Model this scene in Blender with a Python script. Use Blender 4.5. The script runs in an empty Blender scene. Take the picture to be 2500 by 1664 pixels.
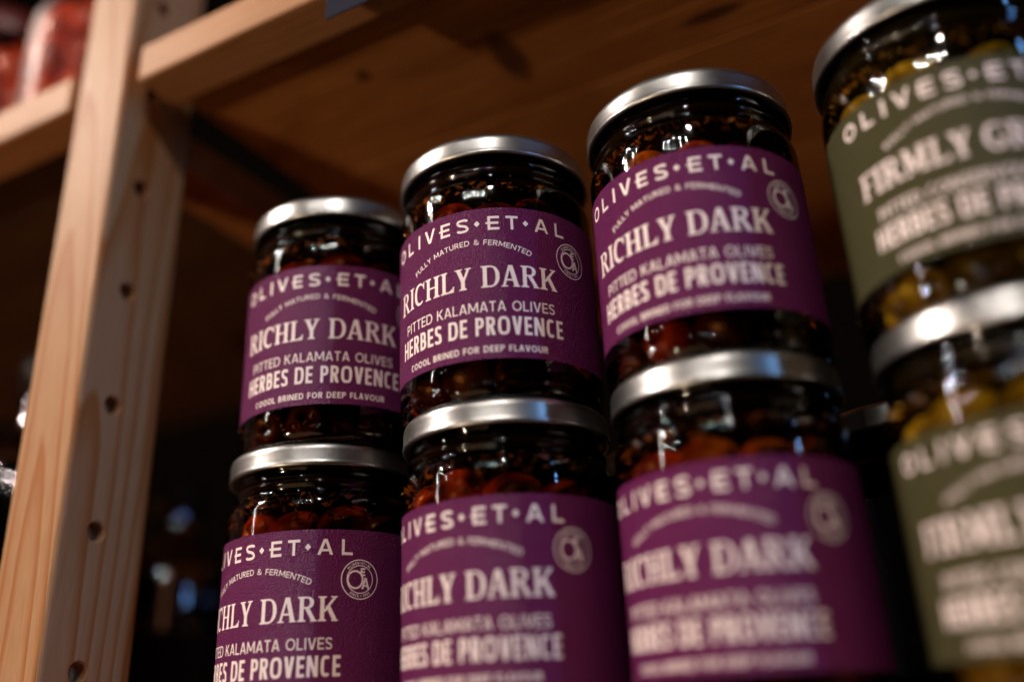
import bpy, bmesh, math, random
import numpy as np
from mathutils import Vector, Matrix
S = 0.001                       # everything below is written in millimetres
scn = bpy.context.scene
COL = scn.collection
PI = math.pi
# ------------------------------------------------------------------ camera
cam_d = bpy.data.cameras.new('camera'); cam = bpy.data.objects.new('camera', cam_d); COL.objects.link(cam)
cam_d.sensor_width = 36; cam_d.lens = 32.57; cam_d.clip_start = 0.01; cam_d.clip_end = 50
M = [[0.88185, -0.2151, -0.4196], [0.46971, 0.32274, 0.82171], [-0.04133, -0.92172, 0.38564]]
CAM = (141.477, -267.615, -93.576)
mw = Matrix(((M[0][0], -M[0][1], -M[0][2], CAM[0]*S), (M[1][0], -M[1][1], -M[1][2], CAM[1]*S),
             (M[2][0], -M[2][1], -M[2][2], CAM[2]*S), (0, 0, 0, 1)))
cam.matrix_world = mw
cam_d.dof.use_dof = True; cam_d.dof.focus_distance = 0.3095; cam_d.dof.aperture_fstop = 2.1
scn.camera = cam
# ------------------------------------------------------------------ light
scn.view_settings.view_transform = 'Standard'; scn.view_settings.look = 'None'
scn.view_settings.exposure = 0.46; scn.view_settings.gamma = 1.0
w = bpy.data.worlds.new('World'); scn.world = w; w.use_nodes = True
bg = w.node_tree.nodes['Background']; bg.inputs[0].default_value = (1.0, 0.62, 0.36, 1); bg.inputs[1].default_value = 0.0015
ORI = Vector((20, -20, 40))
def direction(az, el):
    a, e = math.radians(az), math.radians(el)
    return Vector((math.sin(a)*math.cos(e), -math.cos(a)*math.cos(e), math.sin(e)))
def bulb(name, az, el, dist, power, col, rad):
    l = bpy.data.lights.new(name, 'POINT'); l.energy = power; l.color = col; l.shadow_soft_size = rad
    o = bpy.data.objects.new(name, l); COL.objects.link(o); o.location = (ORI + direction(az, el)*dist)*S
    return o
def panel(name, az, el, dist, power, col, sx, sy):
    l = bpy.data.lights.new(name, 'AREA'); l.shape = 'RECTANGLE'; l.size = sx; l.size_y = sy; l.energy = power; l.color = col
    o = bpy.data.objects.new(name, l); COL.objects.link(o); d = direction(az, el); o.location = (ORI + d*dist)*S
    o.rotation_euler = d.to_track_quat('Z', 'Y').to_euler()
    return o
WARM = (1.0, 0.85, 0.73)
def cluster(az, el, dist, power, col, rad, n, daz, de, seed):
    """a string of small bare bulbs hung in a loose row"""
    rnd = random.Random(seed)
    for i in range(n):
        bulb('string_bulb', az+(i-(n-1)/2)*daz, el+rnd.uniform(-de, de), dist, power/n, col, rad)
bulb('lamp_bulb', -57, 33, 1700, 52, WARM, .02)
cluster(-52, 37, 1800, 14, WARM, .009, 5, 4.5, 2.5, 1)
panel('light_strip', -53, 20, 1900, 2.4, WARM, .013, .85)
cluster(-44, 17, 1900, 2, WARM, .008, 4, 6, 4, 3)
cluster(3, 36.5, 1700, 11, (1, .90, .80), .011, 5, 6, 1.5, 4)
cluster(8, 23, 1800, 2.8, (1, .90, .78), .008, 5, 6.5, 1.5, 5)
bulb('low_lamp', -22, -14, 2300, 46, (1, .74, .50), .05)
near = bulb('lamp_bulb', 41, 32, 1900, 4.4, (1, .90, .80), .025); near.location = (.263, -.606, .593)
panel('window_panel', 80, 18, 1500, 4.2, (.22, .5, 1.0), .055, .8)
panel('low_fill', -14, -38, 900, .35, (1, .6, .3), .6, .5)  # added dim fill from below for the shelf underside, no real counter
cy = scn.cycles
cy.use_denoising = True
try: cy.denoiser = 'OPENIMAGEDENOISE'
except Exception: pass
cy.sample_clamp_indirect = 4; cy.caustics_reflective = False; cy.caustics_refractive = False
cy.max_bounces = 10; cy.transparent_max_bounces = 12; cy.diffuse_bounces = 4

# ------------------------------------------------------------------ helpers
def tag(o, label=None, cat=None, group=None, kind=None):
    if label: o['label'] = label
    if cat: o['category'] = cat
    if group: o['group'] = group
    if kind: o['kind'] = kind
    return o
def empty(name, loc=(0, 0, 0), rz=0):
    o = bpy.data.objects.new(name, None); COL.objects.link(o); o.empty_display_size = .01
    o.location = Vector(loc)*S; o.rotation_euler = (0, 0, rz)
    return o
def mesh(name, verts, faces, mat, smooth=False):
    me = bpy.data.meshes.new(name); me.from_pydata([(v[0]*S, v[1]*S, v[2]*S) for v in verts], [], faces)
    me.materials.append(mat)
    if smooth: me.polygons.foreach_set('use_smooth', [True]*len(me.polygons))
    me.update(); return me
def obj(name, me, parent=None, loc=None, rot=None):
    o = bpy.data.objects.new(name, me); COL.objects.link(o)
    if parent: o.parent = parent
    if loc is not None: o.location = Vector(loc)*S
    if rot is not None: o.rotation_euler = rot
    return o
def bevel_box(x0, x1, y0, y1, z0, z1, b=1.2, seg=2):
    bm = bmesh.new(); bmesh.ops.create_cube(bm, size=1)
    for v in bm.verts:
        v.co = Vector(((x0+x1)/2+v.co.x*(x1-x0), (y0+y1)/2+v.co.y*(y1-y0), (z0+z1)/2+v.co.z*(z1-z0)))
    if b: bmesh.ops.bevel(bm, geom=bm.edges[:], offset=b, segments=seg, affect='EDGES', profile=.5)
    bm.verts.index_update()
    vs = [tuple(v.co) for v in bm.verts]; fs = [[v.index for v in f.verts] for f in bm.faces]; bm.free()
    return vs, fs
def lathe(prof, n=96, closed=False):
    vs = []; fs = []
    for r, z in prof:
        for i in range(n):
            a = 2*PI*i/n; vs.append((r*math.cos(a), r*math.sin(a), z))
    m = len(prof)
    for j in range(m-1):
        for i in range(n):
            k = (i+1) % n
            fs.append((j*n+i, j*n+k, (j+1)*n+k, (j+1)*n+i))
    if closed:
        fs.append(tuple(reversed(range(n)))); fs.append(tuple((m-1)*n+i for i in range(n)))
    return vs, fs

# ------------------------------------------------------------------ node helper
class NT:
    def __init__(s, name):
        s.m = bpy.data.materials.new(name); s.m.use_nodes = True; s.t = s.m.node_tree; s.t.nodes.clear()
        s.out = s.n('ShaderNodeOutputMaterial')
    def n(s, kind, ins=None, **kw):
        nd = s.t.nodes.new(kind)
        for k, v in kw.items(): setattr(nd, k, v)
        for k, v in (ins or {}).items():
            if isinstance(v, bpy.types.NodeSocket): s.t.links.new(v, nd.inputs[k])
            else: nd.inputs[k].default_value = v
        return nd
    def math(s, op, a, b=None, c=None):
        ins = {0: a}
        if b is not None: ins[1] = b
        if c is not None: ins[2] = c
        return s.n('ShaderNodeMath', ins, operation=op).outputs[0]
    def ramp(s, fac, stops):
        nd = s.n('ShaderNodeValToRGB', {0: fac}); e = nd.color_ramp.elements
        while len(e) < len(stops): e.new(.5)
        for k, (p, c) in zip(e, stops):
            k.position = p; k.color = (c[0], c[1], c[2], 1) if len(c) == 3 else c
        return nd.outputs[0]
    def mix(s, fac, a, b, blend='MIX'):
        nd = s.n('ShaderNodeMix', data_type='RGBA', blend_type=blend)
        for k, v in ((0, fac), (6, a), (7, b)):
            if isinstance(v, bpy.types.NodeSocket): s.t.links.new(v, nd.inputs[k])
            else: nd.inputs[k].default_value = v if not isinstance(v, tuple) or len(v) == 4 else (*v, 1)
        return nd.outputs[2]
    def done(s, sh):
        s.t.links.new(sh, s.out.inputs[0]); return s.m

def wood(name, axis='z', centre=(0, 0, 0), tilt=(0.03, 0.02), freq=3.2, light=(.62, .37, .20), dark=(.36, .16, .06), knots=(), rough=.5, vary=True, streak=0):
    """solid pine: growth rings round a slightly tilted pith, long fibres, knots"""
    t = NT(name)
    co = t.n('ShaderNodeTexCoord').outputs['Object']
    oi = t.n('ShaderNodeObjectInfo').outputs['Random']
    rot = {'z': (tilt[0], tilt[1], 0), 'x': (tilt[0], PI/2+tilt[1], 0), 'y': (PI/2+tilt[0], tilt[1], 0)}[axis]
    mp = t.n('ShaderNodeMapping', {0: co, 1: tuple(-c*S for c in centre)}).outputs[0]
    if vary:
        sh = t.n('ShaderNodeCombineXYZ', {0: t.math('MULTIPLY', oi, .11), 1: t.math('MULTIPLY', t.math('FRACT', t.math('MULTIPLY', oi, 7.3)), .06), 2: t.math('MULTIPLY', t.math('FRACT', t.math('MULTIPLY', oi, 3.7)), .05)}).outputs[0]
        mp = t.n('ShaderNodeVectorMath', {0: mp, 1: sh}, operation='ADD').outputs[0]
    mp = t.n('ShaderNodeMapping', {0: mp, 2: rot}).outputs[0]
    wob = t.n('ShaderNodeTexNoise', {'Vector': t.n('ShaderNodeMapping', {0: mp, 3: (14, 14, 4)}).outputs[0], 'Scale': 1.0, 'Detail': 3.0}).outputs['Fac']
    sp = t.n('ShaderNodeSeparateXYZ', {0: mp})
    r = t.math('SQRT', t.math('ADD', t.math('POWER', t.math('ABSOLUTE', sp.outputs[0]), 2.0), t.math('POWER', t.math('ABSOLUTE', sp.outputs[1]), 2.0)))
    ph = t.math('ADD', t.math('MULTIPLY', r, 1000.0/freq), t.math('MULTIPLY', wob, 3.2))
    fr = t.math('FRACT', ph)
    ring = t.ramp(fr, [(0, (0, 0, 0)), (.55, (.18,)*3), (.86, (.95,)*3), (.93, (1, 1, 1)), (1, (0, 0, 0))])
    fib = t.n('ShaderNodeTexNoise', {'Vector': t.n('ShaderNodeMapping', {0: mp, 3: (1600, 1600, 28)}).outputs[0], 'Scale': 1.0, 'Detail': 4.0}).outputs['Fac']
    big = t.n('ShaderNodeTexNoise', {'Vector': t.n('ShaderNodeMapping', {0: mp, 3: (40, 40, 6)}).outputs[0], 'Scale': 1.0, 'Detail': 2.0}).outputs['Fac']
    c = t.mix(t.math('MULTIPLY', ring, t.math('ADD', .32+streak, t.math('MULTIPLY', big, .5))), light, dark)
    c = t.mix(t.math('MULTIPLY', t.math('SUBTRACT', fib, .35), .9), c, tuple(x*.62 for x in dark))
    if vary: c = t.mix(t.math('MULTIPLY', t.math('FRACT', t.math('MULTIPLY', oi, 13.1)), .45), c, tuple(x*y for x, y in zip(dark, (1.1, 1, .9))))
    stain = t.n('ShaderNodeTexNoise', {'Vector': t.n('ShaderNodeMapping', {0: mp, 3: (38, 38, 13)}).outputs[0], 'Scale': 1.0, 'Detail': 4.0, 'Distortion': .8}).outputs['Fac']
    c = t.mix(t.math('MULTIPLY', t.ramp(stain, [(.42, (0, 0, 0)), (.68, (1, 1, 1))]), .55 if vary else .12), c, tuple(x*.7 for x in dark))
    for (kx, ky, kz, ax, ay, az) in knots:
        v = t.n('ShaderNodeVectorMath', {0: co, 1: (kx*S, ky*S, kz*S)}, operation='SUBTRACT').outputs[0]
        v = t.n('ShaderNodeVectorMath', {0: v, 1: (1/(ax*S), 1/(ay*S), 1/(az*S))}, operation='MULTIPLY').outputs[0]
        d = t.n('ShaderNodeVectorMath', {0: v}, operation='LENGTH').outputs['Value']
        d = t.math('ADD', d, t.math('MULTIPLY', t.math('SUBTRACT', wob, .5), .4))
        k = t.ramp(d, [(0, (1, 1, 1)), (.62, (.92,)*3), (.95, (.22,)*3), (1, (0, 0, 0))])
        c = t.mix(k, c, (.10, .035, .014))
    bmp = t.n('ShaderNodeBump', {'Strength': .35, 'Distance': .0004, 'Height': t.math('ADD', fib, t.math('MULTIPLY', ring, .5))}).outputs[0]
    b = t.n('ShaderNodeBsdfPrincipled', {'Base Color': c, 'Roughness': rough, 'Normal': bmp})
    b.inputs['Specular IOR Level'].default_value = .22
    return t.done(b.outputs[0])

def m_paper(name, col):
    t = NT(name); co = t.n('ShaderNodeTexCoord').outputs['Object']
    # embossed grain laid round the cylinder so it is even all the way
    sp = t.n('ShaderNodeSeparateXYZ', {0: co})
    ang = t.math('MULTIPLY', t.math('ARCTAN2', sp.outputs[0], t.math('MULTIPLY', sp.outputs[1], -1.0)), .035)
    uv = t.n('ShaderNodeCombineXYZ', {0: ang, 1: sp.outputs[2]}).outputs[0]
    n1 = t.n('ShaderNodeTexNoise', {'Vector': t.n('ShaderNodeMapping', {0: uv, 3: (1500, 2200, 1)}).outputs[0], 'Scale': 1.0, 'Detail': 2.0, 'Roughness': .5, 'Distortion': .3}).outputs['Fac']
    n2 = t.n('ShaderNodeTexNoise', {'Vector': t.n('ShaderNodeMapping', {0: uv, 3: (90, 90, 1)}).outputs[0], 'Scale': 1.0, 'Detail': 3}).outputs['Fac']
    c = t.mix(t.math('MULTIPLY', n2, .35), col, tuple(x*.72 for x in col))
    bmp = t.n('ShaderNodeBump', {'Strength': 1.0, 'Distance': .0013, 'Height': n1}).outputs[0]
    b = t.n('ShaderNodeBsdfPrincipled', {'Base Color': c, 'Roughness': .40, 'Normal': bmp})
    b.inputs['Specular IOR Level'].default_value = .30
    return t.done(b.outputs[0])
def m_plain(name, col, rough=.5, metal=0, spec=.5, nscale=0, namt=0, bump=0, bscale=0):
    t = NT(name); c = col
    b = t.n('ShaderNodeBsdfPrincipled', {'Roughness': rough, 'Metallic': metal})
    b.inputs['Specular IOR Level'].default_value = spec
    b.inputs['Base Color'].default_value = (*col, 1)
    co = t.n('ShaderNodeTexCoord').outputs['Object']
    if namt:
        n = t.n('ShaderNodeTexNoise', {'Vector': co, 'Scale': nscale, 'Detail': 4}).outputs['Fac']
        t.t.links.new(t.mix(t.math('MULTIPLY', n, namt), col, tuple(x*.3 for x in col)), b.inputs['Base Color'])
    if bump:
        n = t.n('ShaderNodeTexNoise', {'Vector': co, 'Scale': bscale, 'Detail': 3}).outputs['Fac']
        t.t.links.new(t.n('ShaderNodeBump', {'Strength': .6, 'Distance': bump, 'Height': n}).outputs[0], b.inputs['Normal'])
    return t.done(b.outputs[0])
def m_lid():
    t = NT('lid_metal'); co = t.n('ShaderNodeTexCoord').outputs['Object']
    oi = t.n('ShaderNodeObjectInfo').outputs['Random']
    off = t.n('ShaderNodeVectorMath', {0: co, 1: t.n('ShaderNodeCombineXYZ', {0: oi, 1: oi, 2: oi}).outputs[0]}, operation='ADD').outputs[0]
    br = t.n('ShaderNodeTexNoise', {'Vector': t.n('ShaderNodeMapping', {0: off, 2: (.5, .3, .4), 3: (300, 2600, 1500)}).outputs[0], 'Scale': 1.0, 'Detail': 3}).outputs['Fac']
    sm = t.n('ShaderNodeTexNoise', {'Vector': off, 'Scale': 55.0, 'Detail': 4}).outputs['Fac']
    rg = t.math('ADD', .19, t.math('ADD', t.math('MULTIPLY', br, .14), t.math('MULTIPLY', sm, .12)))
    bm = t.n('ShaderNodeBump', {'Strength': .35, 'Distance': .00006, 'Height': t.math('ADD', br, t.math('MULTIPLY', sm, .9))}).outputs[0]
    c = t.ramp(sm, [(.3, (.34, .34, .35)), (.7, (.52, .52, .52))])
    b = t.n('ShaderNodeBsdfPrincipled', {'Base Color': c, 'Metallic': 1.0, 'Roughness': rg, 'Normal': bm})
    return t.done(b.outputs[0])
def m_glass(name, tint, bump=.00006, rough=.045, ior=1.55):
    t = NT(name); co = t.n('ShaderNodeTexCoord').outputs['Object']
    n = t.n('ShaderNodeTexNoise', {'Vector': co, 'Scale': 95.0, 'Detail': 2}).outputs['Fac']
    bm = t.n('ShaderNodeBump', {'Strength': 1.0, 'Distance': bump*2, 'Height': n}).outputs[0]
    fr = t.n('ShaderNodeFresnel', {'IOR': ior, 'Normal': bm}).outputs[0]
    tr = t.n('ShaderNodeBsdfTransparent', {0: (*tint, 1)}).outputs[0]
    gl = t.n('ShaderNodeBsdfGlossy', {'Roughness': rough, 'Normal': bm}).outputs[0]
    return t.done(t.n('ShaderNodeMixShader', {0: fr, 1: tr, 2: gl}).outputs[0])
def m_olive(name, a, b_, c_):
    t = NT(name); co = t.n('ShaderNodeTexCoord').outputs['Object']
    oi = t.n('ShaderNodeObjectInfo').outputs['Random']
    v = t.n('ShaderNodeVectorMath', {0: co, 1: t.n('ShaderNodeCombineXYZ', {0: oi, 1: oi, 2: oi}).outputs[0]}, operation='ADD').outputs[0]
    n = t.n('ShaderNodeTexNoise', {'Vector': v, 'Scale': 110.0, 'Detail': 5, 'Roughness': .6}).outputs['Fac']
    n2 = t.n('ShaderNodeTexNoise', {'Vector': v, 'Scale': 900.0, 'Detail': 2}).outputs['Fac']
    c = t.ramp(n, [(.38, a), (.53, b_), (.70, c_)])
    sp = t.n('ShaderNodeSeparateXYZ', {0: co})
    d = t.math('SQRT', t.math('ADD', t.math('POWER', t.math('ABSOLUTE', sp.outputs[0]), 2.0), t.math('POWER', t.math('ABSOLUTE', sp.outputs[1]), 2.0)))
    rim = t.math('MULTIPLY', t.math('GREATER_THAN', sp.outputs[2], .002), t.ramp(t.math('MULTIPLY', t.math('ADD', d, t.math('MULTIPLY', n, .003)), 100.0), [(.38, (0, 0, 0)), (.55, (1, 1, 1)), (.74, (1, 1, 1)), (.98, (0, 0, 0))]))
    c = t.mix(t.math('MULTIPLY', rim, .85), c, c_)
    c = t.mix(t.math('MULTIPLY', n2, .5), c, tuple(x*.35 for x in a))
    bm = t.n('ShaderNodeBump', {'Strength': .5, 'Distance': .0003, 'Height': t.math('ADD', n, n2)}).outputs[0]
    s = t.n('ShaderNodeBsdfPrincipled', {'Base Color': c, 'Roughness': .3, 'Normal': bm})
    s.inputs['Subsurface Weight'].default_value = .0
    return t.done(s.outputs[0])

LID = m_lid()
GLASS_P = m_glass('amber_oil_glass', (.66, .41, .22)); GLASS_G = m_glass('green_oil_glass', (.72, .60, .26))
GLASS_D = m_glass('dark_bottle_glass', (.06, .06, .05))
PAPER_P = m_paper('purple_paper', (.162, .010, .108)); PAPER_G = m_paper('olive_green_paper', (.076, .071, .028)); PAPER_K = m_paper('black_paper', (.008, .007, .008))
INK = m_plain('cream_ink', (.95, .82, .84), rough=.5, spec=.3); INK_D = m_plain('dull_gold_ink', (.16, .09, .035), rough=.5)
CORE_P = m_plain('dark_brine', (.006, .002, .001), rough=.7, spec=.1, nscale=160, namt=.7); CORE_G = m_plain('olive_brine', (.014, .010, .002), rough=.7, spec=.1, nscale=160, namt=.7)
OLIVE_R = m_olive('kalamata_skin', (.060, .008, .006), (.24, .022, .012), (.80, .13, .025))
OLIVE_O = m_olive('amber_olive_skin', (.20, .03, .008), (.7, .22, .02), (1.0, .48, .06))
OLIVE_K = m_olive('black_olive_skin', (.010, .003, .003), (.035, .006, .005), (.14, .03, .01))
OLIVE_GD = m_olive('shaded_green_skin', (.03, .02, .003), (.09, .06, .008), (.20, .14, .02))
OLIVE_G = m_olive('green_olive_skin', (.16, .11, .010), (.42, .30, .03), (.68, .52, .08))
HERB = m_olive('dried_herb', (.10, .05, .012), (.5, .27, .07), (.9, .58, .24))

# ------------------------------------------------------------------ lettering, drawn stroke by stroke
def ribbon(pts, t, closed=False):
    n = len(pts); T = t if isinstance(t, (list, tuple)) else [t]*n
    L = []; Rr = []
    for i in range(n):
        p = pts[i]
        a = pts[i-1] if (i > 0 or closed) else None; b = pts[(i+1) % n] if (i < n-1 or closed) else None
        def nm(u, v):
            d = (v[0]-u[0], v[1]-u[1]); l = math.hypot(*d) or 1e-9; return (-d[1]/l, d[0]/l)
        if a is None: nx, ny = nm(p, b); k = 1
        elif b is None: nx, ny = nm(a, p); k = 1
        else:
            n1, n2 = nm(a, p), nm(p, b); sx, sy = n1[0]+n2[0], n1[1]+n2[1]; l = math.hypot(sx, sy) or 1e-9
            nx, ny = sx/l, sy/l; k = 1/max(.45, nx*n1[0]+ny*n1[1])
        h = T[i]/2*k; L.append((p[0]+nx*h, p[1]+ny*h)); Rr.append((p[0]-nx*h, p[1]-ny*h))
    q = []
    for i in range(n if closed else n-1):
        j = (i+1) % n; q.append([L[i], L[j], Rr[j], Rr[i]])
    return q
def bar(x0, x1, y0, y1): return [[(x0, y0), (x1, y0), (x1, y1), (x0, y1)]]
def diag(x0, y0, x1, y1, wd):          # parallelogram with level ends; x are centres, wd the level width
    return [[(x0-wd/2, y0), (x0+wd/2, y0), (x1+wd/2, y1), (x1-wd/2, y1)]]
def ell(cx, cy, rx, ry, a0, a1, n=18, p=2.0):
    o = []
    for i in range(n+1):
        a = math.radians(a0+(a1-a0)*i/n); c, s = math.cos(a), math.sin(a)
        o.append((cx+rx*math.copysign(abs(c)**(2/p), c), cy+ry*math.copysign(abs(s)**(2/p), s)))
    return o
def spline(P, n=6):
    o = []; P = [P[0]]+list(P)+[P[-1]]
    for i in range(1, len(P)-2):
        a, b, c, d = P[i-1], P[i], P[i+1], P[i+2]
        for k in range(n):
            u = k/n
            o.append(tuple(.5*(2*b[j]+(c[j]-a[j])*u+(2*a[j]-5*b[j]+4*c[j]-d[j])*u*u+(3*b[j]-a[j]-3*c[j]+d[j])*u**3) for j in (0, 1)))
    o.append(P[-2]); return o
def sans(ch, w, t, p=2.0, tick=False):
    h = t/2
    if ch == 'I': return bar(w/2-h, w/2+h, 0, 1)
    if ch == 'L': return bar(0, t, 0, 1)+bar(t, w, 0, t)
    if ch == 'T': return bar(w/2-h, w/2+h, 0, 1-t)+bar(0, w, 1-t, 1)
    if ch == 'H': return bar(0, t, 0, 1)+bar(w-t, w, 0, 1)+bar(t, w-t, .5-h, .5+h)
    if ch == 'E':
        q = bar(0, t, 0, 1)+bar(t, w, 0, t)+bar(t, w, 1-t, 1)+bar(t, w*.93, .5-h, .5+h)
        if tick: q += bar(-.13, 0, .5-h*.8, .5+h*.8)
        return q
    if ch == 'F': return bar(0, t, 0, 1)+bar(t, w, 1-t, 1)+bar(t, w*.92, .48-h, .48+h)
    if ch in 'AV':
        d = t*1.08; f = (lambda y: y) if ch == 'A' else (lambda y: 1-y)
        q = diag(d/2, f(0), w/2-.02*w, f(1), d)+diag(w-d/2, f(0), w/2+.02*w, f(1), d)
        if ch == 'A': q += bar(w*.24, w*.76, .22, .22+t*.85)
        return q
    if ch == 'Y': return diag(t*.55, 1, w/2, .4, t*1.15)+diag(w-t*.55, 1, w/2, .4, t*1.15)+bar(w/2-h, w/2+h, 0, .45)
    if ch == 'K': return bar(0, t, 0, 1)+diag(t*.9, .42, w-t*.75, 1, t*1.25)+diag(w*.42, .55, w-t*.62, 0, t*1.25)
    if ch == 'N': return bar(0, t, 0, 1)+bar(w-t, w, 0, 1)+diag(t*.6, 1, w-t*.6, 0, t*1.15)
    if ch == 'M': return diag(t*.5, 0, t*.62, 1, t)+diag(w-t*.5, 0, w-t*.62, 1, t)+diag(t*.7, 1, w/2, .18, t*1.1)+diag(w-t*.7, 1, w/2, .18, t*1.1)
    if ch == 'O': return ribbon(ell(w/2, .5, w/2-h, .5-h, 0, 360, 36, p)[:-1], t, True)
    if ch == 'C': return ribbon(ell(w/2+.02, .5, w/2-h, .5-h, 48, 312, 26, p), t)
    if ch == 'G': return ribbon(ell(w/2+.02, .5, w/2-h, .5-h, 48, 345, 26, p), t)+bar(w*.55, w, .42, .42+t)
    if ch == 'U': return ribbon([(h, 1)]+ell(w/2, w/2, w/2-h, w/2-h, 180, 360, 14, p)+[(w-h, 1)], t)
    if ch == 'D': return bar(0, t, 0, 1)+ribbon([(t, 1-h)]+ell(w*.45, .5, w*.55-h, .5-h, 90, -90, 20, max(p, 2.2))+[(t, h)], t)
    def bowl(y0, y1, ww):
        r = (y1-y0)/2-h; return ribbon([(t*.5, y1-h)]+ell(max(ww-h-r, t), (y0+y1)/2, min(r, ww-h-t), r, 90, -90, 14, max(p, 2.2))+[(t*.5, y0+h)], t)
    if ch == 'P': return bar(0, t, 0, 1)+bowl(.40, 1, w)
    if ch == 'R': return bar(0, t, 0, 1)+bowl(.44, 1, w*.95)+diag(w*.5, .5, w-t*.6, 0, t*1.2)
    if ch == 'B': return bar(0, t, 0, 1)+bowl(.5-h, 1, w*.93)+bowl(0, .5+h, w)
    if ch == 'S': return ribbon(spline([(w-h*1.2, .80), (w*.78, .95-h*.6), (w/2, 1-h), (w*.2, .93-h*.6), (h*1.1, .745), (w*.25, .58), (w*.72, .45), (w-h, .26), (w*.8, .07+h*.6), (w/2, h), (w*.2, .06+h*.6), (h, .2)], 4), t)
    if ch == '&': return ribbon(spline([(w-h, .5), (w*.72, .15), (w*.4, h), (w*.12, .2), (w*.2, .42), (w*.55, .62), (w*.6, .82), (w*.42, 1-h), (w*.2, .86), (w*.28, .64), (w*.62, .28), (w-h*.5, .04)], 4), t*.85)
    if ch == '1': return bar(w/2, w/2+t, 0, 1)+diag(w*.15, .78, w/2+h, 1, t)
    if ch == '9': return ribbon(ell(w/2, .68, w/2-h, .32-h, 0, 360, 18)[:-1], t, True)+ribbon(spline([(w-h, .68), (w*.92, .3), (w*.4, h)], 5), t)
    if ch == '3': return ribbon(spline([(h, .85), (w*.5, 1-h), (w-h*1.3, .76), (w*.45, .53), (w-h, .27), (w*.5, h), (h, .15)], 5), t)
    return []
def serif(ch, w, T=.2, tt=.075):
    s = .055; e = .085                              # slab height, overhang
    def sr(xc, top, l=e, r=e, hw=T/2):              # bracketed slab under or over a stem
        y0, y1 = (1-s, 1) if top else (0, s); q = bar(xc-hw-l, xc+hw+r, y0, y1); k = -1 if top else 1; y = y0 if top else y1
        q += [[(xc-hw-l*.6, y), (xc-hw, y), (xc-hw, y+k*.05)]] if l > 0 else []
        q += [[(xc+hw, y), (xc+hw+r*.6, y), (xc+hw, y+k*.05)]] if r > 0 else []
        return q
    def stem(xc, a=True, b=True, th=T): return bar(xc-th/2, xc+th/2, s if b else 0, 1-s if a else 1)+(sr(xc, True, hw=th/2) if a else [])+(sr(xc, False, hw=th/2) if b else [])
    x = T/2+e
    def wr(pts, f): return ribbon(pts, [f(i/(len(pts)-1)) for i in range(len(pts))])
    bow = lambda u: tt+(T*.98-tt)*math.sin(PI*u)**1.4
    if ch == 'I': return stem(w/2)
    if ch == 'H': return stem(x)+stem(w-x)+bar(x+T/2, w-x-T/2, .47, .47+tt)
    if ch == 'L': return stem(x)+bar(x+T/2, w, 0, tt)+[[(w-tt*1.1, tt), (w, tt), (w+.02, .27), (w-.03, .27)], [(w-.22, tt), (w-tt*1.1, tt), (w-tt*.9, .18)]]
    if ch in 'EF':
        q = stem(x)+bar(x+T/2, w, 1-tt, 1)+bar(x+T/2, w*.75, .47, .47+tt)+[[(w-tt, 1-tt), (w, 1-tt), (w+.01, .75), (w-.035, .75)]]+bar(w*.75-.05, w*.75, .36, .64)
        if ch == 'E': q += bar(x+T/2, w, 0, tt)+[[(w-tt, tt), (w+.02, tt), (w+.03, .26), (w-.02, .26)]]
        return q
    if ch == 'D': return stem(x)+wr([(x, 1-tt/2), (w*.5, 1-tt/2)]+ell(w*.5, .5, w*.5-T/2, .5-tt/2, 80, -80, 22, 2.2)+[(w*.5, tt/2), (x, tt/2)], lambda u: bow(min(1, max(0, (u-.1)/.8))))
    if ch == 'R':
        return stem(x)+wr([(x, 1-tt/2), (w*.42, 1-tt/2)]+ell(w*.45, .755, w*.40-T/2, .245-tt/2, 80, -80, 16, 2.2)+[(w*.42, .51+tt/2), (x, .51+tt/2)], lambda u: bow(min(1, max(0, (u-.12)/.76))))+diag(w*.5, .53, w-T*.75, s, T*1.08)+bar(w-T*1.45, w+.02, 0, s)
    if ch == 'C':
        pts = ell(w*.54, .5, w*.54-T/2, .5-tt*.5, 52, 308, 26, 2.15)
        return wr(pts, lambda u: tt+(T-tt)*math.sin(PI*u)**1.2)+bar(w*.9, w*.9+.05, .66, 1)+[[(w*.8, .86), (w*.9, .70), (w*.9, .93)]]
    if ch == 'G':
        pts = ell(w*.52, .5, w*.52-T/2, .5-tt*.5, 52, 300, 26, 2.15)
        return wr(pts, lambda u: tt+(T-tt)*math.sin(PI*u)**1.2)+bar(w*.84, w*.84+.05, .66, 1)+bar(w-x-T/2, w-x+T/2, .05, .42)+bar(w-x-T/2-e, w, .42-s, .42)
    if ch == 'Y': return diag(w*.22, 1-s, w*.5, .42, T*1.1)+diag(w*.82, 1-s, w*.53, .42, tt*1.5)+bar(0, w*.22+T/2+e, 1-s, 1)+bar(w*.82-e-.06, w, 1-s, 1)+bar(w/2-T/2, w/2+T/2, s, .48)+sr(w/2, False)
    if ch == 'A': return diag(w*.16, s, w*.47, 1, tt*1.35)+diag(w-T*.85, s, w*.52, 1, T*1.12)+bar(w*.25, w*.72, .28, .28+tt)+bar(0, w*.16+e+.07, 0, s)+bar(w-T*1.65, w, 0, s)
    if ch == 'K': return stem(x)+diag(x+T/2, .38, w*.84, 1-s, tt*1.7)+bar(w*.84-e-.07, w*.98, 1-s, 1)+diag(w*.5, .6, w-T*.72, s, T*1.15)+bar(w-T*1.5, w+.02, 0, s)
    if ch == 'M': return stem(x, th=tt*1.3)+stem(w-x, th=T)+diag(x, 1, w*.5, .12, T)+diag(w-x, 1, w*.5, .12, tt*1.4)
    if ch == 'N': return stem(x, th=tt*1.3)+stem(w-x, b=False, th=tt*1.3)+diag(x, 1, w-x, 0, T*1.1)
    return []
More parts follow.
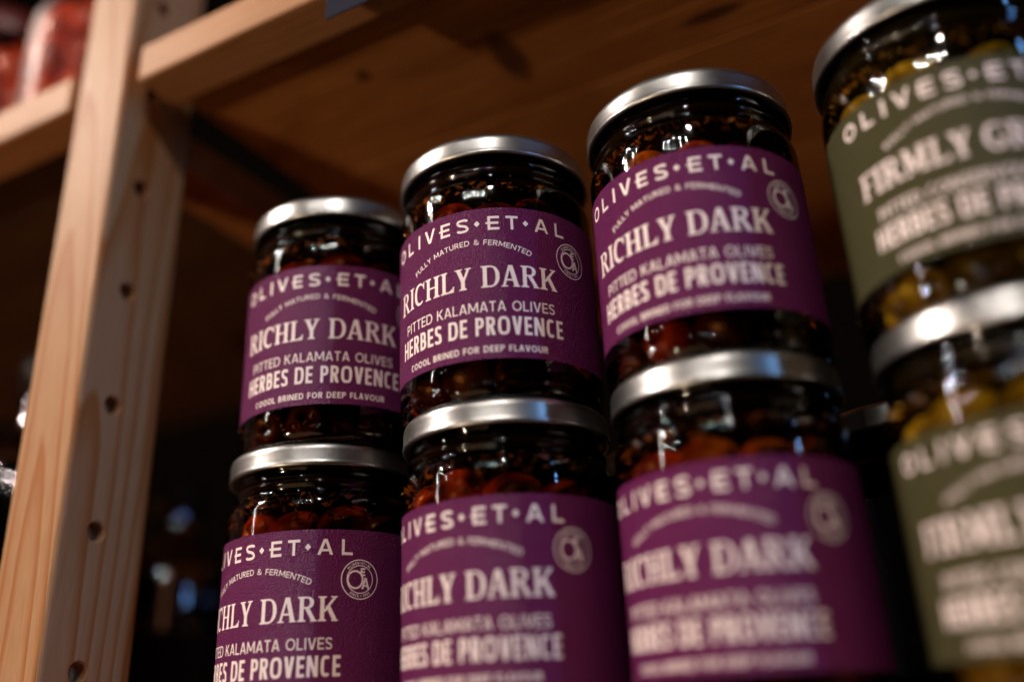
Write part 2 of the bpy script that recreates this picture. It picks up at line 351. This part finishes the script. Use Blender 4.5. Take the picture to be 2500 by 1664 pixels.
WID = dict(A=.70, B=.60, C=.64, D=.70, E=.52, F=.50, G=.72, H=.70, I=.17, K=.64, L=.50, M=.86, N=.72, O=.80, P=.58, R=.62, S=.55, T=.58, U=.66, V=.68, Y=.64)
WID['&'] = .78; WID['1'] = .3; WID['9'] = .55; WID['3'] = .5
SWID = dict(A=.98, C=.88, D=.98, E=.84, F=.80, G=.95, H=1.02, I=.44, K=1.0, L=.80, M=1.2, N=1.0, R=.98, Y=.92)
def line(text, u0, u1, v0, cap, t, p=2.0, track=.13, space=.30, ser=False, clean=lambda q: q):
    tab = SWID if ser else WID
    W = [tab.get(c, 0) for c in text]
    fixed = sum(space for c in text if c == ' ')+track*(len(text)-1)
    k = ((u1-u0)/cap)/(sum(W)+fixed)
    out = []; x = u0
    for c, ww in zip(text, W):
        if c == ' ': x += space*k*cap
        else:
            g = serif(c, ww*k, T=.20*min(1, k*1.05)) if ser else sans(c, max(ww*k, t*1.0), t, p)
            for q in g: out.append([(x+a*cap, v0+b*cap) for a, b in q])
            x += ww*k*cap
        x += track*k*cap
    return out
def arc_line(text, uc, vc, R, a0, a1, cap, t, inward=False, track=.13, space=.3):
    """text on a circle of radius R round (uc, vc), from angle a0 to a1 (degrees, clockwise from the top)"""
    flat = line(text, 0, 1, 0, cap, t, track=track, space=space) if False else None
    L = math.radians(abs(a1-a0))*R
    flat = line(text, 0, L, 0, cap, t, track=track, space=space)
    out = []
    for q in flat:
        r = []
        for (x, y) in q:
            if not inward:
                a = math.radians(a0)+x/R; rr = R+y; r.append((uc+rr*math.sin(a), vc+rr*math.cos(a)))
            else:
                a = math.radians(a0)-x/R; rr = R-y; r.append((uc+rr*math.sin(a), vc+rr*math.cos(a)))
        out.append(r)
    return out
def wrap(polys, R, name, mat):
    """lay flat polygons round a cylinder of radius R, each stroke a hair above the last"""
    vs = []; fs = []
    for k, q in enumerate(polys):
        r = R+.05+(k % 9)*.006
        us = [a for a, b in q]; du = max(us)-min(us)
        if len(q) == 4:
            # split along the longer pair of sides
            e0 = max(abs(q[1][0]-q[0][0]), abs(q[2][0]-q[3][0])); e1 = max(abs(q[2][0]-q[1][0]), abs(q[3][0]-q[0][0]))
            if e1 > e0: q = q[1:]+q[:1]; e0 = e1
            n = max(1, math.ceil(e0/1.1)); base = len(vs)
            for i in range(n+1):
                f = i/n
                for a, b in ((q[0], q[1]), (q[3], q[2])):
                    u = a[0]+(b[0]-a[0])*f; v = a[1]+(b[1]-a[1])*f; vs.append((r*math.sin(u/R), -r*math.cos(u/R), v))
            for i in range(n): fs.append((base+2*i, base+2*i+2, base+2*i+3, base+2*i+1))
        else:
            base = len(vs)
            for u, v in q: vs.append((r*math.sin(u/R), -r*math.cos(u/R), v))
            fs.append(tuple(range(base, base+len(q))))
    # all strokes face outward
    ff = []
    for f in fs:
        a, b, c = (Vector(vs[f[i]]) for i in (0, 1, 2)); n = (b-a).cross(c-a)
        ff.append(f if n.dot(Vector((a.x, a.y, 0))) >= 0 else tuple(reversed(f)))
    return mesh(name, vs, ff, mat)
def brand_line():
    out = []
    for c, u0, ww in (('O', -27.4, 5.0), ('L', -19.6, 3.6), ('I', -12.9, 1.0), ('V', -9.4, 4.7), ('E', -2.3, 3.7), ('S', 3.8, 4.3), ('E', 14.5, 3.9), ('T', 20.5, 4.1), ('A', 30.3, 5.1), ('L', 38.2, 3.7)):
        v0, cap = 58.25, 5.15
        g = sans(c, ww/cap, .175, 2.0, tick=True)
        out += [[(u0+a*cap, v0+b*cap) for a, b in q] for q in g]
    for u in (10.9, 27.2): out.append([(u-1.0, 60.85), (u, 59.7), (u+1.0, 60.85), (u, 62.0)])
    return out
def emblem():
    c = (44.6, 50.5); o = []
    ring = lambda r, t, n=48: ribbon([(c[0]+r*math.cos(2*PI*i/n), c[1]+r*math.sin(2*PI*i/n)) for i in range(n)], t, True)
    o += ring(6.3, .33)+ring(4.45, .28)
    o += arc_line('OLIVES', *c, 4.85, -52, -6, .85, .2, track=.3); o += arc_line('ET', *c, 4.85, 5, 17, .85, .2, track=.3); o += arc_line('AL', *c, 4.85, 30, 44, .85, .2, track=.3)
    o += arc_line('SINCE', *c, 5.75, 219, 184, .85, .2, inward=True, track=.25); o += arc_line('1993', *c, 5.75, 168, 141, .85, .2, inward=True, track=.25)
    for a in (-1, 23, 176):
        x, y = c[0]+5.3*math.sin(math.radians(a)), c[1]+5.3*math.cos(math.radians(a)); o += bar(x-.17, x+.17, y-.17, y+.17)
    o += ribbon([(c[0]-1.7+2.55*math.cos(a*PI/180), c[1]+.1+2.75*math.sin(a*PI/180)) for a in range(-150, 151, 10)][::-1] if False else ell(c[0]-1.65, c[1]-.1, 2.55, 2.75, 140, -215, 34), .62)
    o += [[(c[0]+.2+a*2.6, c[1]+1.1+b*2.6) for a, b in q] for q in sans('E', .62, .22, tick=True)]
    o += [[(c[0]+.5+a*3.7, c[1]-3.1+b*3.7) for a, b in q] for q in sans('A', .78, .18)]
    return o
def common_lines(third):
    return [brand_line(), arc_line('FULLY MATURED & FERMENTED', 7.8, 53.1-48.5, 48.5, -26.5, 25.0, 1.95, .15, track=.14, space=.3),
            line(third, -20.4, 36.0, 28.75, 3.55, .125, track=.12), line('HERBES DE PROVENCE', -22.9, 38.8, 20.6, 6.3, .155, p=3.0, track=.16, space=.26),
            line('COOOL BRINED FOR DEEP FLAVOUR', -17.2, 32.7, 14.9, 2.2, .18, track=.15, space=.3)]
def clip_bottom(polys): return polys
PURPLE_TXT = common_lines('PITTED KALAMATA OLIVES')+[line('RICHLY DARK', -24.8, 37.4, 37.3, 7.75, .17, ser=True, track=.07, space=.38), emblem()]
GREEN_TXT = common_lines('PITTED CONSERVOLEA OLIVES')+[line('FIRMLY GREEN', -24.8, 37.4, 37.3, 7.75, .17, ser=True, track=.07, space=.34), emblem()]
TXT_P = [wrap(q, 35.1, 'lettering', INK) for q in PURPLE_TXT]
TXT_G = [wrap(q, 35.1, 'lettering', INK) for q in GREEN_TXT]
TXT_K = [wrap(PURPLE_TXT[-1], 35.1, 'lettering', INK_D)]

# ------------------------------------------------------------------ jar parts
def label_mesh(mat, v0=12.8, v1=66.6, half=150, R=35.1, rc=1.0):
    n = 110; vs = []; fs = []
    for i in range(n+1):
        a = math.radians(-half+2*half*i/n); d = min(i, n-i)*(2*half*PI/180*R/n)
        c = 0 if d > rc else rc-math.sqrt(max(0, rc*rc-(rc-d)**2))
        for r in (R, R-.12):
            for z in (v0+c, v1-c): vs.append((r*math.sin(a), -r*math.cos(a), z))
    for i in range(n):
        a, b = 4*i, 4*i+4
        fs += [(a, b, b+1, a+1), (a+2, a+3, b+3, b+2), (a+1, b+1, b+3, a+3), (a, a+2, b+2, b)]
    fs += [(0, 1, 3, 2), (4*n, 4*n+2, 4*n+3, 4*n+1)]
    me = mesh('label', vs, fs, mat); return me
GLASS_PROF = [(27.5, .9), (28.5, .2), (30, 0), (31.6, .35), (33, 1.2), (34.1, 2.7), (34.55, 4.2), (34.3, 5.4), (34.25, 6.2), (34.6, 7.2), (34.9, 8.6), (34.95, 12), (34.95, 40), (34.95, 70), (34.95, 75),
              (34.75, 76.8), (34.2, 78.4), (33.2, 79.7), (32.4, 80.6), (32.1, 81.4), (32.3, 82.1), (32.9, 82.7), (33.2, 83.4), (33.0, 84.2), (32.3, 84.8), (31.7, 85.3), (31.5, 86.5), (31.5, 88), (32.1, 88.8), (32.2, 90), (31.6, 91), (31.6, 94.5)]
LID_PROF = [(31.9, 90.2), (33.4, 89.5), (33.7, 88.95), (34.3, 88.7), (34.85, 88.95), (35.0, 89.6), (34.85, 90.2), (34.72, 90.9), (34.7, 94.4), (34.62, 95.3), (34.3, 96.3), (33.7, 96.95), (32.9, 97.15), (32.0, 97.1), (31.2, 96.75), (30.4, 96.6), (22, 96.55), (21, 96.2), (.01, 96.2)]
def mk_lathe(name, prof, mat, n=96): v, f = lathe(prof, n); return mesh(name, v, f, mat, True)
ME = dict(glass_p=mk_lathe('glass', GLASS_PROF, GLASS_P), glass_g=mk_lathe('glass', GLASS_PROF, GLASS_G), lid=mk_lathe('lid', LID_PROF, LID),
          lab_p=label_mesh(PAPER_P), lab_g=label_mesh(PAPER_G), lab_k=label_mesh(PAPER_K),
          core_p=mk_lathe('brine', [(.01, 2), (20, 2.2), (22, 4), (22, 76), (20, 80), (31.2, 80.6), (31.2, 88), (.01, 88)], CORE_P, 40),
          core_g=mk_lathe('brine', [(.01, 2), (20, 2.2), (22, 4), (22, 76), (20, 80), (31.2, 80.6), (31.2, 88), (.01, 88)], CORE_G, 40))
def olive_mesh(mat, seed):
    rnd = random.Random(seed); bm = bmesh.new(); bmesh.ops.create_icosphere(bm, subdivisions=3, radius=1)
    ph = rnd.random()*6
    for v in bm.verts:
        c = v.co; l = 1+.05*math.sin(3*c.x+ph)+.04*math.sin(4*c.y+2*ph)
        x, y, z = c.x*8.0*l, c.y*8.0*l, c.z*10.2
        d = math.hypot(c.x, c.y)
        if c.z > 0 and d < .55: z -= 5.5*(1-(d/.55)**2)      # the pitted end, punched in
        v.co = (x, y, z)
    bm.verts.index_update(); vs = [tuple(v.co) for v in bm.verts]; fs = [[v.index for v in f.verts] for f in bm.faces]; bm.free()
    return mesh('olive', vs, fs, mat, True)
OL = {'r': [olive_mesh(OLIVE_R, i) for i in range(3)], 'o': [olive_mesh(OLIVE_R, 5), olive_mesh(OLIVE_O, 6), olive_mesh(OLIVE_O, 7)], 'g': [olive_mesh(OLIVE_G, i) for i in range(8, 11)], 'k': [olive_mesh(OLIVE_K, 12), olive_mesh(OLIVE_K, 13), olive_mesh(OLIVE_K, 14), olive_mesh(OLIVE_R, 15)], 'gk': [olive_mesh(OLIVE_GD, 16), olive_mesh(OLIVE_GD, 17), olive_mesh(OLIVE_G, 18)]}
def herb_mesh(seed, n=600):
    rnd = random.Random(seed); vs = []; fs = []
    for _ in range(n):
        a = rnd.uniform(0, 2*PI); top = rnd.random() < .80
        z = (rnd.uniform(66, 80) if rnd.random() < .4 else rnd.gauss(77.2, 1.7)) if top else rnd.uniform(2.5, 14); r = rnd.uniform(32.0, 34.2) if z < 76.5 else (rnd.uniform(31.5, 33.2) if z < 78.5 else rnd.uniform(30.5, 31.8))
        if z < 4: r = min(r, 32)
        s = rnd.choice((.35, .5, .7, .9, 1.3, 2.0)); p = Vector((r*math.sin(a), -r*math.cos(a), z))
        m = Matrix.Rotation(rnd.uniform(0, 2*PI), 3, 'Z') @ Matrix.Rotation(rnd.uniform(0, 2*PI), 3, 'X') @ Matrix.Rotation(rnd.uniform(0, 6), 3, 'Y')
        b = len(vs)
        for q in ((-s, 0, 0), (0, -s*.45, s*.12), (s, 0, 0), (0, s*.45, s*.12), (0, 0, -s*.18)): vs.append(tuple(p+m @ Vector(q)))
        fs += [(b, b+1, b+3), (b+1, b+2, b+3), (b, b+4, b+1), (b+1, b+4, b+2), (b+2, b+4, b+3), (b+3, b+4, b)]
    return mesh('herb_flecks', vs, fs, HERB)
HERBS = [herb_mesh(i) for i in range(3)]
def jar(x, y, z, u_off, kind, label, group, seed, R=35.0, mix='r', full=True):
    rnd = random.Random(seed)
    root = empty('olive_jar' if kind != 'k' else 'dark_jar', (x, y, z), u_off/R)
    s = R/35.0; root.scale = (s, s, 1)
    tag(root, label, 'jar', group)
    gm = ME['glass_g'] if kind == 'g' else ME['glass_p']
    obj('glass', gm, root); obj('lid', ME['lid'], root, rot=(0, 0, rnd.uniform(0, 6)))
    lab = obj('label', ME['lab_'+kind], root)
    for me in {'p': TXT_P, 'g': TXT_G, 'k': TXT_K}[kind]: obj('lettering' if me not in (TXT_P[-1], TXT_G[-1], TXT_K[-1]) else 'emblem', me, lab)
    obj('brine', ME['core_g' if kind == 'g' else 'core_p'], root)
    if full:
        for lev, n in ((69.5, 9), (7.6, 9)):
            st = rnd.random()
            for i in range(n):
                a = 2*PI*(i+st)/n+rnd.uniform(-.1, .1); r = 24.2+rnd.uniform(-.6, .2)
                zz = lev+rnd.uniform(-3.2, 1.2) if lev > 40 else 10.6+rnd.uniform(-.6, 1.5)
                # lying olives turn their long side or the punched end to the glass
                rot = (PI/2+rnd.uniform(-.3, .3), rnd.uniform(-.3, .3), a+rnd.choice((0, PI/2, PI/2))+rnd.uniform(-.4, .4))
                if abs(math.sin(rot[2]-a)) < .5: r -= 1.8
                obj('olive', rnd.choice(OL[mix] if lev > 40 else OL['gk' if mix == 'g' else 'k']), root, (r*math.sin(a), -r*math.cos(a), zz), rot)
        tag(obj('herb_flecks', HERBS[seed % 3], root, rot=(0, 0, rnd.uniform(0, 6))), kind='stuff')
    return root
GP = 'jars of dark olives under purple labels'; GG = 'jars of green olives under green labels'; GK = 'dark jars in the row behind'
P_ = 96.66
jar(-73.5, 2.2, 0, 8.2, 'p', 'upper jar of the leftmost purple-labelled stack, nearest the wooden post, dull red olives', GP, 11)
jar(0, 0, 0, 0, 'p', 'sharply focused upper purple jar in the middle, herb flecks under its lid', GP, 12)
jar(74.7, 4.2, 0, -6.6, 'p', 'upper purple jar beside the green jars, with an orange olive under the lid', GP, 13, mix='o')
jar(-77.4, 2.9, -P_, -8.6, 'p', 'lower left purple jar with its round emblem in focus, beneath the leftmost stack', GP, 14)
jar(.8, .4, -P_, -8.4, 'p', 'lower purple jar in the middle, under the sharply focused jar', GP, 15)
jar(74.9, 4.3, -P_, -11.4, 'p', 'lower purple jar nearest the green stack, lettering strongly blurred', GP, 16, mix='o')
jar(154.0, 3.1, 0, -3.8, 'g', 'upper jar of green olives with olive-green label at the right edge', GG, 17, R=35.49, mix='g')
jar(154.5, 3.2, -P_, -10.0, 'g', 'lower jar of green olives with olive-green label at the bottom right', GG, 18, R=35.49, mix='g')
for i, (bx, by, zz, uo, lb) in enumerate(((121, 79, -P_, -30, 'dark jar with faint gold emblem in the gap left of the green jars'),
                                  (-74, 76, -P_, -20, 'dark lower jar standing behind the leftmost purple stack'), (40, 77, -P_, -20, 'dark lower jar standing behind the middle purple stack'))):
    jar(bx, by, zz, uo, 'k', lb, GK, 30+i, full=False)

# ------------------------------------------------------------------ timber
KN = [(-1, 21, 173.6, 7.5, 21, 12), (83, 41, 173.6, 16, 5, 9), (-62, -1, 173.6, 4, 4, 6)]
W_POST = wood('pine_post', 'z', (-172, -38, 210), (.05, .035), 5.2, light=(.47, .265, .140), dark=(.38, .14, .04), vary=False, streak=.5)
W_EDGE = wood('pine_rail', 'x', (0, 20, 240), (.01, .015), 3.0, light=(.48, .235, .105), dark=(.40, .17, .06), vary=True)
W_SHADE = wood('shaded_pine_plank', 'x', (0, 30, 215), (.02, .03), 4.5, light=(.12, .055, .022), dark=(.05, .02, .007))  # darker copy of the plank pine; the left underside's shade is in its colour
W_PLANK = wood('pine_plank', 'x', (0, 30, 215), (.02, .03), 4.5, light=(.60, .25, .075), dark=(.28, .085, .02), knots=KN)

def post_mesh(x0, x1, y0, y1, z0, z1, hy, hz0, hs, rad, rc=2.2):
    """upright with rounded arrises and a row of blind shelf-pin holes drilled in its right face"""
    vs = []; fs = []
    prof = []
    for cx, cy_, a0 in ((x0+rc, y1-rc, 90), (x0+rc, y0+rc, 180), (x1-rc, y0+rc, 270)):
        for k in range(5): a = math.radians(a0+90*k/4); prof.append((cx+rc*math.cos(a), cy_+rc*math.sin(a)))
    cx, cy_ = x1-rc, y1-rc
    prof2 = [(cx+rc*math.cos(math.radians(90*k/4)), cy_+rc*math.sin(math.radians(90*k/4))) for k in range(5)]
    path = prof2+prof              # from right-back corner round the back, left, front to the right-front corner
    n = len(path)
    for z in (z0, z1):
        for (x, y) in path: vs.append((x, y, z))
    for i in range(n-1): fs.append((i, i+1, n+i+1, n+i))
    fs.append(tuple(reversed(range(n)))); fs.append(tuple(range(n, 2*n)))
    # right face with holes: ya..yb
    ya, yb = y0+rc, y1-rc; zs = []; k = 0
    while hz0-hs*k > z0+hs*.6: k += 1
    lo = hz0-hs*(k-1); cen = []
    z = lo
    while z < z1-hs*.6: cen.append(z); z += hs
    def quad(a, b):
        b0 = len(vs); vs.extend([(x1, ya, a), (x1, yb, a), (x1, yb, b), (x1, ya, b)]); fs.append((b0, b0+1, b0+2, b0+3))
    quad(z0, cen[0]-hs/2); quad(cen[-1]+hs/2, z1)
    for c in cen:
        hw = (ya-hy, yb-hy); hh = hs/2; angs = sorted(set([round(2*PI*i/28, 6) for i in range(28)]+[round(math.atan2(sz_*hh, hw[i]) % (2*PI), 6) for sz_ in (-1, 1) for i in (0, 1)]))
        m = len(angs); b0 = len(vs)
        for a in angs:
            dy, dz = math.cos(a), math.sin(a)
            t = min((hw[1] if dy > 0 else hw[0])/dy if abs(dy) > 1e-9 else 1e9, hh/abs(dz) if abs(dz) > 1e-9 else 1e9)
            vs.append((x1, hy+dy*t, c+dz*t))
        for rr, xx in ((rad+.5, x1), (rad, x1-.6), (rad, x1-6)):
            for a in angs: vs.append((xx, hy+math.cos(a)*rr, c+math.sin(a)*rr))
        for j in range(3):
            for i in range(m):
                k2 = (i+1) % m; fs.append((b0+j*m+i, b0+j*m+k2, b0+(j+1)*m+k2, b0+(j+1)*m+i))
        fs.append(tuple(b0+3*m+i for i in range(m)))
    me = mesh('post', vs, fs, W_POST)
    bm = bmesh.new(); bm.from_mesh(me); bmesh.ops.recalc_face_normals(bm, faces=bm.faces[:]); bm.to_mesh(me); bm.free()
    return me
lad = empty('wooden_upright', (0, 0, 0))
tag(lad, 'upright pine post with a row of peg holes down its side, left of the jars', 'shelf post')
obj('post', post_mesh(-178.2, -147.9, -55.0, -16.8, -420, 470, -39.6, 123.6, 48.28, 3.5), lad)
v, f = bevel_box(-176.5, -149.5, -16.6, 330, 148, 166, 1.5); obj('cross_rail', mesh('cross_rail', v, f, W_PLANK), lad)
v, f = bevel_box(-176.5, -149.5, -16.6, 330, -140, -122, 1.5); obj('cross_rail', mesh('cross_rail', v, f, W_PLANK), lad)
v, f = bevel_box(-178.2, -147.9, 330.2, 368, -420, 470, 2.2); obj('post', mesh('rear_post', v, f, W_POST), lad, )

def shelf(name, label, x0, x1, zb, zt, zu, back=320, pw=31, pm=None):
    root = empty(name, (0, 0, 0)); tag(root, label, 'shelf', 'pine shelves between the posts')
    v, f = bevel_box(x0, x1, -54.2, -32.6, zb, zt, 1.3); obj('front_rail', mesh('front_rail', v, f, W_EDGE), root)
    y = -31.6; i = 0; rnd = random.Random(int(x0)+int(zb))
    while y < back-2:
        wd = pw+rnd.uniform(-5, 6); y2 = min(y+wd, back); dz = rnd.uniform(-.25, .25)
        v, f = bevel_box(x0, x1, y+.12, y2-.12, zu+dz, zt-2.0+dz, .35, 1); obj('plank', mesh('plank', v, f, pm or W_PLANK), root); y = y2
    return root
shelf('pine_shelf', 'pine shelf board over the jars, its pale front edge running up to the right', -141.2, 560, 167.0, 185.2, 173.6)
shelf('pine_shelf', 'pine shelf board left of the post carrying the red pepper jars', -640, -184.6, 169.2, 187.6, 181.0, pm=W_SHADE)
shelf('pine_shelf', 'lower pine shelf board on which the stacked olive jars stand', -141.2, 560, -118, -99.5+2.7, -113)
shelf('pine_shelf', 'lower pine shelf board left of the post under the dark bottles', -640, -184.6, -118, -99.5+2.7, -113)

# metal shelf pin in the top corner of the post
PIN = m_plain('steel_pin', (.32, .36, .5), rough=.3, metal=1.0)
v, f = lathe([(.01, 0), (2.6, 0), (3.0, .5), (3.0, 12), (.01, 12)], 20)
# price ticket
TAG_M = m_plain('blue_card', (.020, .020, .040), rough=.8, spec=.08, nscale=60, namt=.3)
tk = empty('price_ticket', (0, 0, 0)); tag(tk, 'blue price ticket hanging from the pale shelf edge at the top', 'price ticket')
v, f = bevel_box(-38.4, 36, -56.2, -55.5, 151.5, 186, .25, 1); obj('card', mesh('card', v, f, TAG_M), tk)
v, f = bevel_box(-38.0, 35.6, -57.0, -56.3, 176, 187, .25, 1); obj('clip', mesh('clip', v, f, m_plain('clear_plastic', (.03, .032, .07), rough=.8, spec=.1)), tk)
tk_ink = m_plain('ticket_ink', (.75, .75, .8))
vs = []; fs = []
for q in line('OLIVES', -27, 18, 159.5, 7, .16):
    b0 = len(vs); vs += [(a, -56.32-.01*(b0 % 5), b) for a, b in q]; fs.append(tuple(range(b0, b0+len(q))))
obj('lettering', mesh('lettering', vs, fs, tk_ink), tk)

# ------------------------------------------------------------------ red pepper jars on the left shelf
PEP = m_olive('red_pepper_skin', (.36, .02, .006), (.70, .055, .01), (.9, .14, .02)); GLASS_C = m_glass('clear_glass', (.93, .86, .8), .0003, .35, 1.22)
R_PROF = [(20, .3), (27, 0), (30, 1.5), (31, 4), (31, 38), (30, 43), (27, 47.5), (24, 50), (23.5, 56)]
RL_PROF = [(23.5, 51.5), (26, 51.2), (26.4, 52), (26.4, 59.5), (25.5, 61), (.01, 61)]
PG = mk_lathe('glass', R_PROF, GLASS_C, 64); PL = mk_lathe('lid', RL_PROF, m_plain('dark_red_lid', (.10, .01, .01), rough=.35), 48)
def pepper_mesh(seed):
    rnd = random.Random(seed); bm = bmesh.new(); bmesh.ops.create_icosphere(bm, subdivisions=3, radius=1)
    for v in bm.verts:
        c = v.co; a = math.atan2(c.y, c.x); k = 1+.09*math.cos(4*a+seed)*(1-abs(c.z))
        v.co = (c.x*10.5*k, c.y*10.5*k, c.z*8.4-1.3*math.exp(-8*(c.x**2+c.y**2))*(1 if c.z > 0 else -.4))
    bm.verts.index_update(); vs = [tuple(v.co) for v in bm.verts]; fs = [[v.index for v in f.verts] for f in bm.faces]; bm.free()
    return mesh('pepper', vs, fs, PEP, True)
PM = [pepper_mesh(i) for i in range(3)]
def pepper_jar(x, y, lb, seed):
    rnd = random.Random(seed); r0 = empty('pepper_jar', (x, y, 187.8), rnd.uniform(0, 6)); r0.scale = (1, 1, 1.62); tag(r0, lb, 'jar', 'jars of red peppers on the upper left shelf')
    obj('glass', PG, r0); obj('lid', PL, r0)
    v, f = lathe([(.01, 1), (16, 1), (16, 46), (.01, 46)], 24); obj('brine', mesh('brine', v, f, m_plain('red_brine', (.12, .008, .004), rough=.4)), r0)
    for lev in (10, 25.5, 40):
        n = 7 if lev < 40 else 6; st = rnd.random()
        for i in range(n):
            a = 2*PI*(i+st)/n; r = 20.5 if lev < 40 else 17.5
            obj('pepper', rnd.choice(PM), r0, (r*math.sin(a), -r*math.cos(a), lev+rnd.uniform(-1, 1)), (rnd.uniform(0, 3), rnd.uniform(0, 3), rnd.uniform(0, 3)))
pepper_jar(-229, -16, 'jar of red peppers at the top left, half hidden behind the post', 1)
pepper_jar(-298, -18, 'jar of red peppers at the extreme left edge above the shelf', 2)

# ------------------------------------------------------------------ dark bottles in the left bay
B_PROF = [(26, .5), (33, 0), (35, 2.5), (35, 150), (34, 162), (29, 176), (20, 190), (14.5, 202), (13.5, 214), (13.5, 236), (15, 238), (15, 246), (12, 248), (.01, 248)]
BG = NT('black_glass'); b = BG.n('ShaderNodeBsdfPrincipled', {'Base Color': (.30, .28, .30, 1), 'Metallic': 1.0, 'Roughness': .07}); B_MAT = BG.done(b.outputs[0])
BM_ = mk_lathe('glass', B_PROF, B_MAT, 64); BC = mk_lathe('cap', [(15.4, 222), (16, 221.5), (16, 249), (15, 250), (.01, 250)], m_plain('black_cap', (.02, .018, .02), rough=.35), 40)
BL = label_mesh(PAPER_K, 35, 105, 120, 35.2)
for x, y, k, lb in ((-322, 158, .62, 'short dark bottle glinting between the post and the leftmost jars'), (-352, 84, .96, 'tall dark bottle glinting at the left edge beyond the post'), (-300, 40, .80, 'dark bottle mostly hidden behind the wooden post'), (-232, 235, .7, 'dark bottle far back in the shadow beyond the post')):
    r0 = empty('dark_bottle', (x, y, -96.8)); r0.scale = (1, 1, k); tag(r0, lb, 'bottle', 'dark bottles in the left bay')
    obj('glass', BM_, r0); obj('cap', BC, r0); obj('label', BL, r0)
